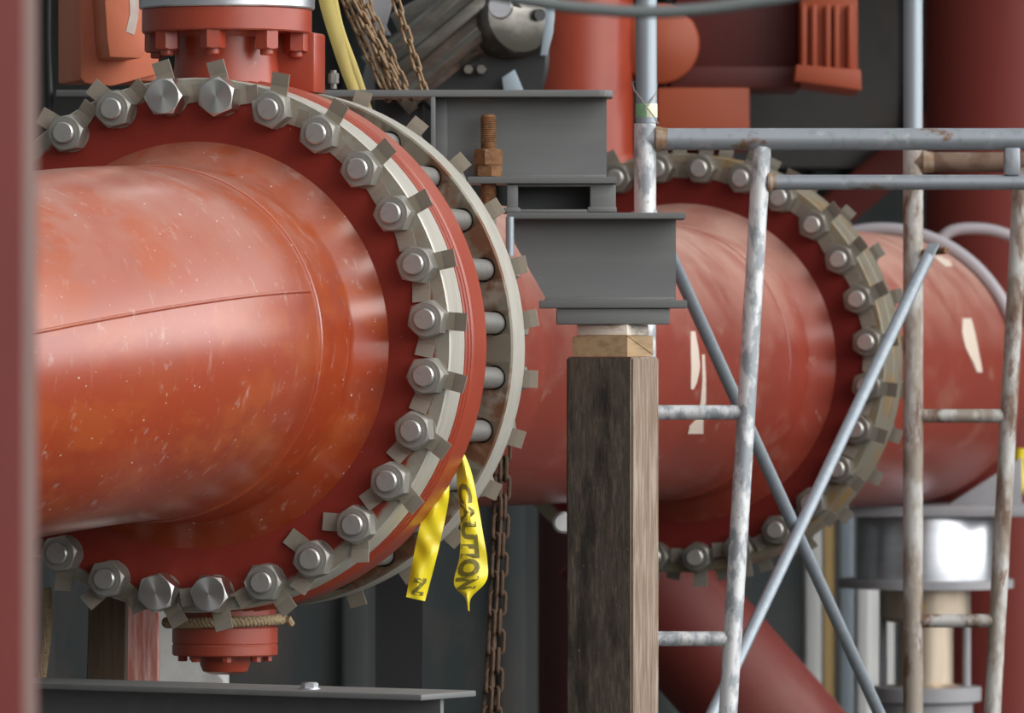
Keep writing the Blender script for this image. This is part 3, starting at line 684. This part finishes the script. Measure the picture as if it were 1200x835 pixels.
# yellow strap
def ribbon(left, right, Y, bulge, n=24, mcols=7, wob=0.0):
    def samp(pl, t):
        f = t*(len(pl)-1); i = min(int(f), len(pl)-2); u = f-i
        p0 = pl[max(i-1, 0)]; p1 = pl[i]; p2 = pl[i+1]; p3 = pl[min(i+2, len(pl)-1)]
        return tuple(.5*((2*p1[k])+(-p0[k]+p2[k])*u+(2*p0[k]-5*p1[k]+4*p2[k]-p3[k])*u*u+(-p0[k]+3*p1[k]-3*p2[k]+p3[k])*u**3) for k in (0, 1))
    gridp = []
    for i in range(n+1):
        t = i/n; a = samp(left, t); b = samp(right, t); row = []
        for j in range(mcols):
            v = j/(mcols-1); q = P(a[0]+(b[0]-a[0])*v, a[1]+(b[1]-a[1])*v, Y)
            q.y += -bulge*math.sin(PI*v)+wob*math.sin(t*11+v*4)+wob*.6*math.sin(t*23-v*7); row.append(q)
        gridp.append(row)
    return gridp
st = thing('lifting_strap', 'faded yellow webbing strap hanging beside the rusty chains', 'strap', T(P(400, 50, 14.69)))
inv = T(-P(400, 50, 14.69))
for nm, l, r_, yy in (('strap_band', [(312, -230), (366, -40), (376, 10), (400, 85), (424, 140)], [(324, -230), (378, -40), (396, 20), (414, 85), (434, 140)], 14.69), ('strap_band', [(320, -230), (374, -40), (392, 20), (410, 80), (430, 140)], [(332, -230), (386, -40), (402, 30), (420, 80), (440, 140)], 14.70)):
    gp = [[inv @ q for q in row] for row in ribbon(l, r_, yy, .004)]
    MB().sheet(gp, .003).build(nm, M_yellow, st)
# caution tape
def text_on(gridp, s_, u0, u1, v0, v1, name, mtl, parent, off):
    cu = bpy.data.curves.new('lettering', 'FONT'); cu.body = s_; cu.resolution_u = 3; cu.offset = .05; to = bpy.data.objects.new('lettering', cu); COL.objects.link(to)
    dg = bpy.context.evaluated_depsgraph_get(); me = bpy.data.meshes.new_from_object(to.evaluated_get(dg))
    COL.objects.unlink(to); bpy.data.objects.remove(to)
    bm = bmesh.new(); bm.from_mesh(me)
    bmesh.ops.subdivide_edges(bm, edges=[e for e in bm.edges if e.calc_length() > .15], cuts=2)
    xs = [v.co.x for v in bm.verts]; ys = [v.co.y for v in bm.verts]; x0, x1, y0, y1 = min(xs), max(xs), min(ys), max(ys)
    n, mm = len(gridp)-1, len(gridp[0])-1
    for v in bm.verts:
        u = (u0+(u1-u0)*(v.co.x-x0)/(x1-x0))*n; w_ = (v0+(v1-v0)*(v.co.y-y0)/(y1-y0))*mm
        i = max(0, min(int(u), n-1)); j = max(0, min(int(w_), mm-1)); fu, fw = u-i, w_-j
        p = gridp[i][j]*(1-fu)*(1-fw)+gridp[i+1][j]*fu*(1-fw)+gridp[i][j+1]*(1-fu)*fw+gridp[i+1][j+1]*fu*fw
        a = gridp[i+1][j]-gridp[i][j]; b = gridp[i][j+1]-gridp[i][j]; nn = a.cross(b).normalized()
        if nn.y > 0: nn = -nn
        v.co = p+nn*off
    b_ = MB(); b_.bm.free(); b_.bm = bm; return b_.build(name, mtl, parent)
YT = 14.13
tp = thing('caution_tape', 'yellow caution tape end with twisted tip, the one nearer the chain', 'tape', T(P(552, 600, YT)))
inv = T(-P(552, 600, YT))
L1 = [(538, 528), (535, 555), (538, 590), (540, 625), (538, 655), (532, 684), (545, 700), (548, 714)]
R1 = [(545, 533), (553, 555), (560, 590), (566, 625), (571, 655), (570, 680), (552, 700), (550, 716)]
gp = [[inv @ q for q in row] for row in ribbon(L1, R1, YT, .012, 40, 9, .0045)]
MB().sheet(gp, .0006).build('tape_strip', M_tape, tp)
text_on(gp, 'CAUTION', .19, .77, .04, .74, 'lettering', M_ink, tp, .0012)
tp = thing('caution_tape', 'yellow caution tape end cut square, hanging beside the red valve rim', 'tape', T(P(502, 640, YT)))
inv = T(-P(502, 640, YT))
L2 = [(512, 572), (500, 590), (490, 625), (484, 655), (476, 699)]
R2 = [(527, 566), (525, 590), (518, 625), (511, 655), (498, 704)]
gp = [[inv @ q for q in row] for row in ribbon(L2, R2, YT-.01, .008, 30, 8, .0045)]
MB().sheet(gp, .0006).build('tape_strip', M_tape, tp)
text_on(gp, 'N', .86, .96, .25, .80, 'lettering', M_ink, tp, .0012)
# rope round the valve bottom
def rope(path, r, closed=False, turns=30):
    m = MB(); n = len(path)
    for s_ in range(3):
        pts = []
        for i, p in enumerate(path):
            t = (path[(i+1) % n]-path[i-1]) if closed else (path[min(i+1, n-1)]-path[max(i-1, 0)]); t.normalize()
            a = t.cross(Vector((0, 0, 1))) if abs(t.z) < .9 else t.cross(Vector((0, 1, 0))); a.normalize(); b = t.cross(a)
            ph = 2*PI*(turns*i/n+s_/3); pts.append(p+(a*math.cos(ph)+b*math.sin(ph))*r*.55)
        m.tube(pts, r*.58, 7, closed=closed)
    return m
cc = FM @ Vector((0, VY, -.571))
m = rope([cc+Vector((.121*math.cos(2*PI*k/240), .121*math.sin(2*PI*k/240), .004*math.sin(2*PI*k/240+2))) for k in range(240)], .0105, True, 30)
m.tube([cc+Vector((.118, -.02, 0)), cc+Vector((.135, -.03, .004)), cc+Vector((.138, -.02, -.006))], .008, 8)
tag(m.build('rope', M_rope), 'jute rope tied round the red valve bottom', 'rope')
m = rope([P(56-k*.05, 690+k*1.2, 14.3)+Vector((.004*math.sin(k*.05), 0, 0)) for k in range(100)]+[P(51, 812, 14.3)], .0085, False, 22)
tag(m.build('rope', M_rope), 'brown rope hanging behind the left red column', 'rope')

# ------------------------------------------------------------------ things around the near joint
# actuator plate on the valve neck
NT = FM @ Vector((0, VY, .7005))
ap = thing('actuator_mount', 'silver round mounting disc bolted on top of the red valve neck', 'valve actuator', T(NT))
m = MB(); m.lathe([(0, 0), (.180, 0), (.183, .003), (.183, .045), (.180, .048), (0, .048)], ROTZ_Y2Z, 72); m.build('mounting_disc', M_silver, ap)
m = MB(); m.lathe([(.15, .048), (.15, .40), (.14, .42), (0, .42)], ROTZ_Y2Z, 48); m.build('actuator_body', M_silver, ap)
# orange gear housing
YO = 14.85; k = YO/F
gh = thing('gear_housing', 'orange-red cast gear housing above the near flange at upper left', 'gearbox', T(P(120, 0, YO)) @ Matrix.Rotation(math.radians(17), 4, 'Z'))
def bx(px0, px1, py0, py1, y0, y1): # centre, size relative to the housing origin
    o_ = P(120, 0, YO); return Vector((((px0+px1)/2-120)*k, (y0+y1)/2, -((py0+py1)/2)*k)), (abs(px1-px0)*k, abs(y1-y0), abs(py1-py0)*k)
def polyk(pts): return [((x-120)*k, -y*k) for x, y in pts]
m = MB(); m.box(*bx(94, 186, -220, 95, .0, .22), bevel=.008); m.build('housing_body', M_orange, gh)
m = MB(); m.prism(polyk([(93, -200), (187, -200), (186, 86), (130, 101), (98, 98), (92, 92)]), -.014, .001, Matrix(), bevel=.003); m.build('cover_plate', M_orange, gh)
m = MB(); m.prism(polyk([(104, -180), (156, -180), (160, 55), (148, 71), (112, 70), (109, 50), (106, 5)]), -.130, -.013, Matrix(), bevel=.003)
m.build('boss', M_orange, gh)
m = MB(); m.prism(polyk([(134, -40), (147, -40), (146, 22), (141, 44), (131, 40), (136, 20)]), -.1312, -.1298, Matrix()); b_ = m.build('clear_tape', M_clip, gh); b_['label'] = 'whitish strip of adhesive tape'
m = MB(); m.box(*bx(150, 330, -230, -150, .02, .2), bevel=.006); m.build('link_arm', M_orange, gh)
m = MB(); m.tube([P(57, -60, 14.75), P(56, 40, 14.75), P(57, 90, 14.75), P(59, 160, 14.75), P(58, 400, 14.8)], .0085, 12)
tag(m.build('cable', M_black), 'black cable hanging between the red column and the orange housing', 'cable')
for px in (368, 391):
    M = vert(P(px, 104, 14.80))
    m = MB(); hexprism(m, M, .020, .034, .012); m.lathe([(.007, .0), (.007, .04), (0, .04)], M, 14)
    tag(m.build('hex_bolt', M_nut), 'small grey bolt standing behind the flange rim, %s' % ('left by the red valve neck' if px == 368 else 'right by the yellow strap'), 'bolt', 'small bolts behind the flange rim')

# foreground column
YF = 6.5; xr = (27-CX)/F*YF
m = MB(); m.box((xr-.15, YF+.006, 1.75), (.30, .012, 3.5), bevel=.002); m.box((xr-.15, YF+.194, 1.75), (.30, .012, 3.5), bevel=.002); m.box((xr-.006, YF+.1, 1.75), (.012, .176, 3.5), mi=1)  # right side of the column paler than its front
tag(m.build('steel_column', [M_colred, M_palered]), 'blurred red steel column close to the camera along the left edge', 'column')
# foreground cable
pts = [Vector(((x-CX)/F*9.3, 9.3, H-(y-CY)/F*9.3)) for x, y in ((220, -330), (380, -120), (480, -45), (560, -12), (640, 4), (700, 11), (760, 14), (820, 11), (880, 3), (940, -8), (1040, -42), (1150, -100))]
m = MB(); m.tube(smooth(pts), .0085, 12); tag(m.build('cable', M_cable), 'blurred grey cable sagging across the top of the photo', 'cable')

# beam at lower left with its bolt
a = P(-260, 787.5, 14.35); b = P(526, 811, 13.45); d = (b-a).normalized()
M = frame(a, d); Lb = (b-a).length
fbm = thing('steel_beam', 'dark grey steel beam along the bottom left under the valve', 'beam', M)
m = MB(); m.box((0, Lb/2, -.006), (.20, Lb, .012), bevel=.002); m.box((0, Lb/2, -.194), (.20, Lb, .012), bevel=.002); m.box((0, Lb/2-.008, -.10), (.012, Lb-.016, .18)); m.build('beam_body', M_grey, fbm)
m = MB()
for yy in (.12, Lb*.62): q_ = M @ Vector((0, yy, -.2)); m.box(Vector((0, yy, -.2-q_.z/2)), (.10, .10, q_.z-.01), bevel=.004)
m.build('trestle_leg', M_grey, fbm)
m = MB(); q = P(386, 803.5, 13.62); q = q-Vector((0, 0, 0)); mm_ = vert(M @ Vector((.03, Lb*.815, .0)))
hexprism(m, mm_, .030, .014, .003); m.lathe([(.022, .0), (.022, .003), (0, .003)], mm_, 24)
tag(m.build('hex_bolt', M_silver), 'bright bolt head on the bottom left steel beam', 'bolt')
# things behind that beam
def slab(name, label, cat, poly, Y, depth, mt, bev=.003):
    ctr = P(sum(p[0] for p in poly)/len(poly), max(p[1] for p in poly), Y)
    m = MB(); m.prism([((x-CX)/F*Y-ctr.x, H-(y-CY)/F*Y-ctr.z) for x, y in poly], 0, depth, Matrix(), bevel=bev); o_ = m.build(name, mt, flat=True); o_.location = ctr
    return tag(o_, label, cat)
yg = 1400
slab('timber_post', 'dark brown timber post behind the bottom left beam', 'post', [(104, 690), (148, 690), (139, yg), (88, yg)], 14.75, .1, M_brownwood)
slab('timber_plank', 'red-washed weathered plank standing behind the bottom left beam', 'plank', [(149, 690), (186, 690), (184, yg), (134, yg)], 15.0, .05, M_redwood)
slab('concrete_block', 'pale concrete block low behind the red valve bottom', 'block', [(186, 690), (226, 715), (228, 760), (262, 797), (262, yg-40), (184, yg-40)], 15.4, .3, M_conc)

# ------------------------------------------------------------------ blurred machinery behind
# vertical red riser
x = (686-CX)/F*19.6
x = (682-CX)/F*20.2; zr_ = H-(196-CY)/F*20.2
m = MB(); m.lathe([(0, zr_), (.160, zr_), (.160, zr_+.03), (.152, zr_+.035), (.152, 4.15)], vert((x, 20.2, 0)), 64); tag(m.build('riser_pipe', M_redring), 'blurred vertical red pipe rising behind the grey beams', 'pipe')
m = MB(); m.lathe([(.13, 0), (.13, zr_-.06), (.16, zr_-.05), (.16, zr_-.001), (0, zr_-.001)], vert((x, 20.2, 0)), 48); tag(m.build('pipe_stand', M_maroon), 'dark maroon pipe stand in the shade left of the timber post', 'pipe')  # shade on the lower riser put into the stand's very dark colour
# maroon riser right
x = (1188-CX)/F*22
m = MB(); m.lathe([(.285, 0), (.285, 4.15)], vert((x, 22, 0)), 64); tag(m.build('riser_pipe', M_redriser), 'thick maroon vertical pipe at the right edge behind the scaffold', 'pipe')
# slanting red pipe bottom
a = P(710, 624, 19.3); b = P(1085, 1054, 19.3); d = (b-a).normalized()
m = MB(); m.lathe([(0, 0), (.178, 0), (.178, (b-a).length), (0, (b-a).length)], frame(a, d), 64); tag(m.build('slanting_pipe', M_slant), 'red pipe slanting down to the right below the far flange', 'pipe')
# gear operator with brownish housing
YG = 17.2; k = YG/F
go = thing('valve_gearbox', 'blurred brownish metal gearbox above the upper grey beam', 'gearbox', T(P(560, 40, YG)))
O = P(560, 40, YG)
def Lp(px, py, dy=0.0): return P(px, py, YG)-O+Vector((0, dy, 0))
ax1 = (Lp(640, 20)-Lp(470, 115)).normalized()
m = MB(); m.lathe([(0, 0), (.11, 0), (.115, .01), (.115, .18), (.10, .20), (.10, .24), (.125, .25), (.125, .29), (0, .29)], frame(Lp(482, 62, .06), ax1), 48); m.build('barrel', M_bronze, go)
m = MB(); mx = frame(Lp(462, 92, -.02), (Lp(600, -22)-Lp(462, 92)).normalized()); fl_ = []
for k_ in range(28):
    rr = .088 if (k_//2) % 2 else .072; fl_.append((rr*math.sin(2*PI*(k_+.5*(k_ % 2))/28), rr*math.cos(2*PI*(k_+.5*(k_ % 2))/28)))
m.prism(fl_, 0, .34, mx, bevel=.003); m.lathe([(0, -.03), (.095, -.03), (.095, .0), (.08, .003)], mx, 40); m.lathe([(.08, .30), (.097, .305), (.097, .36), (0, .36)], mx, 40); m.build('ribbed_motor', M_bronze, go)
m = MB(); m.lathe([(0, -.07), (.04, -.075), (.095, -.06), (.108, -.03), (.108, .10), (0, .10)], T(Lp(598, 18, -.02)) @ Matrix.Rotation(.5, 4, 'Z'), 40); m.build('end_cap', M_bronze, go)
m = MB(); m.lathe([(0, -.10), (.028, -.10), (.034, -.09), (.034, -.05)], T(Lp(586, 10, -.02)), 24); m.build('shiny_hub', M_silver, go)
m = MB(); m.lathe([(0, -.0715), (.016, -.0715), (.016, -.05)], T(Lp(617, 19, -.015)) @ Matrix.Rotation(.5, 4, 'Z'), 20); m.build('plug_hole', M_black, go)
m = MB(); m.lathe([(0, -.03), (.17, -.03), (.18, -.02), (.18, .10), (0, .10)], T(Lp(560, 68, .03)), 56); m.build('drum', M_blackgear, go)
for px, py in ((507, 80), (549, 82), (564, 82), (590, 62)):
    m = MB(); hexprism(m, T(Lp(px, py, -.01)), .022, -.035, .0); m.build('cover_bolt', M_nut2, go, 20)
m = MB(); m.prism([(q.x, q.z) for q in (Lp(636, -20), Lp(652, -20), Lp(648, 40), (Lp(641, 66)), Lp(633, 66), Lp(637, 35))], -.05, -.03, Matrix(), bevel=.002); m.build('bracket', M_bluegrey, go)
m = MB(); m.prism([(q.x, q.z) for q in (Lp(588, 92), Lp(603, 82), Lp(618, 118), Lp(592, 118))], -.05, -.03, Matrix(), bevel=.002); m.build('bracket', M_bluegrey, go)
# stand carrying it
m = MB(); zl = -(O.z); m.box((-.20, .12, zl/2), (.12, .12, -zl)); m.box((-.1, .12, -.10), (.3, .10, .1)); m.build('pedestal', M_blackgear, go)
# grey plates left of gearbox behind chains
cb = slab('cast_bracket', None, None, [(405, -60), (478, -60), (452, 30), (500, 118), (420, 118), (432, 60)], 17.4, .06, M_lavender); cb.parent = go; cb.location = cb.location-O
# orange electric actuator
YA = 20.2; k = YA/F; O = P(900, 100, YA)
ea = thing('electric_actuator', 'blurred orange-red electric actuator box behind the scaffold', 'valve actuator', T(O))
def La(px, py, dy=0.0): return P(px, py, YA)-O+Vector((0, dy, 0))
def abox(mb, px0, px1, py0, py1, y0, y1, bev=.006):
    c0 = La((px0+px1)/2, (py0+py1)/2); mb.box(c0+Vector((0, (y0+y1)/2, 0)), ((px1-px0)*k, y1-y0, (py1-py0)*k), bevel=bev)
m = MB(); abox(m, 792, 935, -150, 96, .03, .4); abox(m, 785, 938, 78, 104, -.02, .42); m.build('motor_body', M_motor, ea)
m = MB(); abox(m, 936, 1003, -150, 96, -.10, .35); m.prism([(q.x, q.z) for q in (La(931, 78), La(1006, 84), La(1007, 108), La(929, 97))], -.14, .36, Matrix(), bevel=.004)
for px in (940, 952, 968, 978, 994): abox(m, px-3, px+3, 8, 82, -.125, -.10, .004)
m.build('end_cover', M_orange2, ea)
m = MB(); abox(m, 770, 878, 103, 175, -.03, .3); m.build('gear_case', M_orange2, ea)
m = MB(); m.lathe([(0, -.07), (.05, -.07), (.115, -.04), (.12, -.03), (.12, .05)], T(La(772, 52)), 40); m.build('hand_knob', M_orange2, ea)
m = MB(); abox(m, 800, 860, 174, 300, .05, .25); m.build('yoke', M_motor, ea)
# slanting red brace
a = P(880, 330, 26.84); b = P(1180, 80, 26.84); d = (b-a).normalized()
m = MB(); m.box((0, (b-a).length/2, 0), (.15, (b-a).length, .15), bevel=.004); o = m.build('diagonal_brace', M_darkred); o.matrix_world = frame(a, d); tag(o, 'slanting red steel brace on the far wall behind the far flange', 'brace')
# cables round the far pipe
def arc3(ylo, R, a0, a1, n=40): return [FM @ Vector((R*math.sin(a0+(a1-a0)*i/n), ylo, R*math.cos(a0+(a1-a0)*i/n))) for i in range(n+1)]
m = MB(); m.tube(arc3(Y2+2.45, .418, math.radians(-60), math.radians(72)), .019, 14); tag(m.build('hose', M_hose), 'grey hose looped over the far red pipe', 'hose')
m = MB(); m.tube(smooth([P(1090, 300, 20.9), P(1112, 272, 20.9), P(1150, 268, 20.9), P(1185, 277, 20.9), P(1225, 300, 20.9), P(1260, 360, 20.9), P(1275, 700, 20.9), P(1275, 1100, 20.9)]), .018, 14); tag(m.build('hose', M_hose), 'second grey hose behind, near the maroon pipe', 'hose')
# spring support under the far pipe
YP = 20.4; k = YP/F; O = P(1085, 603, YP)
su = thing('spring_support', 'blurred grey spring support can under the far red pipe', 'pipe support', T(O))
def R_(w): return w/2*k
def zz(py): return -(py-603)*k
m = MB(); m.box((.02, 0, zz(597)), (250*k, .45, 13*k), bevel=.004); m.build('top_plate', M_lavender, su)
m = MB(); m.prism([((x_-1085)*k, zz(y_)) for x_, y_ in ((1108, 591), (1195, 591), (1195, 535), (1168, 552))], -.08, -.06, Matrix(), bevel=.003); m.build('saddle_gusset', M_lavender, su)
m = MB(); m.lathe([(0, zz(604)), (R_(158), zz(604)), (R_(160), zz(606)), (R_(160), zz(678)), (0, zz(678))], ROTZ_Y2Z, 64); m.build('spring_can', M_silver, su)
m = MB(); m.lathe([(0, zz(678)), (R_(205), zz(678)), (R_(205), zz(688)), (0, zz(688))], ROTZ_Y2Z, 64); m.build('can_flange', M_lavender, su)
m = MB(); m.lathe([(R_(104), zz(688)), (R_(104), zz(722)), (R_(90), zz(728)), (R_(64), zz(730)), (R_(64), zz(800)), (R_(90), zz(806))], ROTZ_Y2Z, 48); m.build('load_column', M_brass, su)
m = MB(); m.lathe([(0, zz(804)), (R_(130), zz(804)), (R_(130), zz(820)), (R_(110), zz(824)), (R_(110), zz(1100)), (R_(190), zz(1102)), (R_(190), zz(1112)), (0, zz(1112))], ROTZ_Y2Z, 48); m.build('base', M_lavender, su)
m = MB(); m.lathe([(0, 0), (.02, 0), (.02, .02), (.011, .03), (0, .03)], T(Vector((-12*k, -R_(104)-.02, zz(708)))), 20); m.build('grease_fitting', M_yellow, su)
for px in (1036, 1134):
    m = MB(); m.tube([((px-1085)*k, .05, zz(690)), ((px-1085)*k, .05, zz(806))], .012, 12); m.build('tie_rod', M_lavender, su)
m = MB(); m.box((0, 0, -(O.z-.0)/2-.30), (.5, .5, .9)); 
m.bm.free()
o = MB(); hb = O.z+zz(1112); o.box((O.x, YP, hb/2), (.7, .6, hb-.001), bevel=.01) if hb > .02 else None
if hb > .02: tag(o.build('concrete_block', M_conc), 'concrete plinth under the spring support', 'block')
# pale cladding column
pc = thing('clad_column', 'pale clad column with an ochre strip behind the crossing braces', 'column', T(P(990, CY, 23.0)))
k = 23.0/F; hz = H+.0
def cbox(px0, px1, y0, y1, mt, nm): 
    m = MB(); m.box((((px0+px1)/2-990)*k, (y0+y1)/2, -hz/2-.12), ((px1-px0)*k, y1-y0, hz-.24), bevel=.004); return m.build(nm, mt, pc)
cbox(944, 1048, 0, .2, M_offwhite, 'column_body'); cbox(944, 962, -.03, 0, M_offwhite, 'edge_rib'); cbox(966, 978, -.02, 0, M_ochre, 'ochre_strip'); cbox(984, 1000, -.04, 0, M_bluegrey, 'face_rib'); cbox(1004, 1018, -.04, 0, M_offwhite, 'face_rib')
# yellow handle at the right edge
m = MB(); m.tube(smooth([P(1196, 525, 21.2), P(1194, 545, 21.2), P(1196, 565, 21.2), P(1200, 575, 21.2), P(1230, 580, 21.2)]), .018, 12); tag(m.build('yellow_handle', M_tape), 'small yellow painted handle at the right edge above the spring support', 'handle')
# round white cap seen beside the post
m = MB(); m.lathe([(0, -.03), (.02, -.028), (.026, -.015), (.026, .03), (0, .03)], T(P(660, 612, 16.6)), 28); tag(m.build('white_cap', M_offwhite), 'small white round cap beside the timber post below the pipe', 'cap')
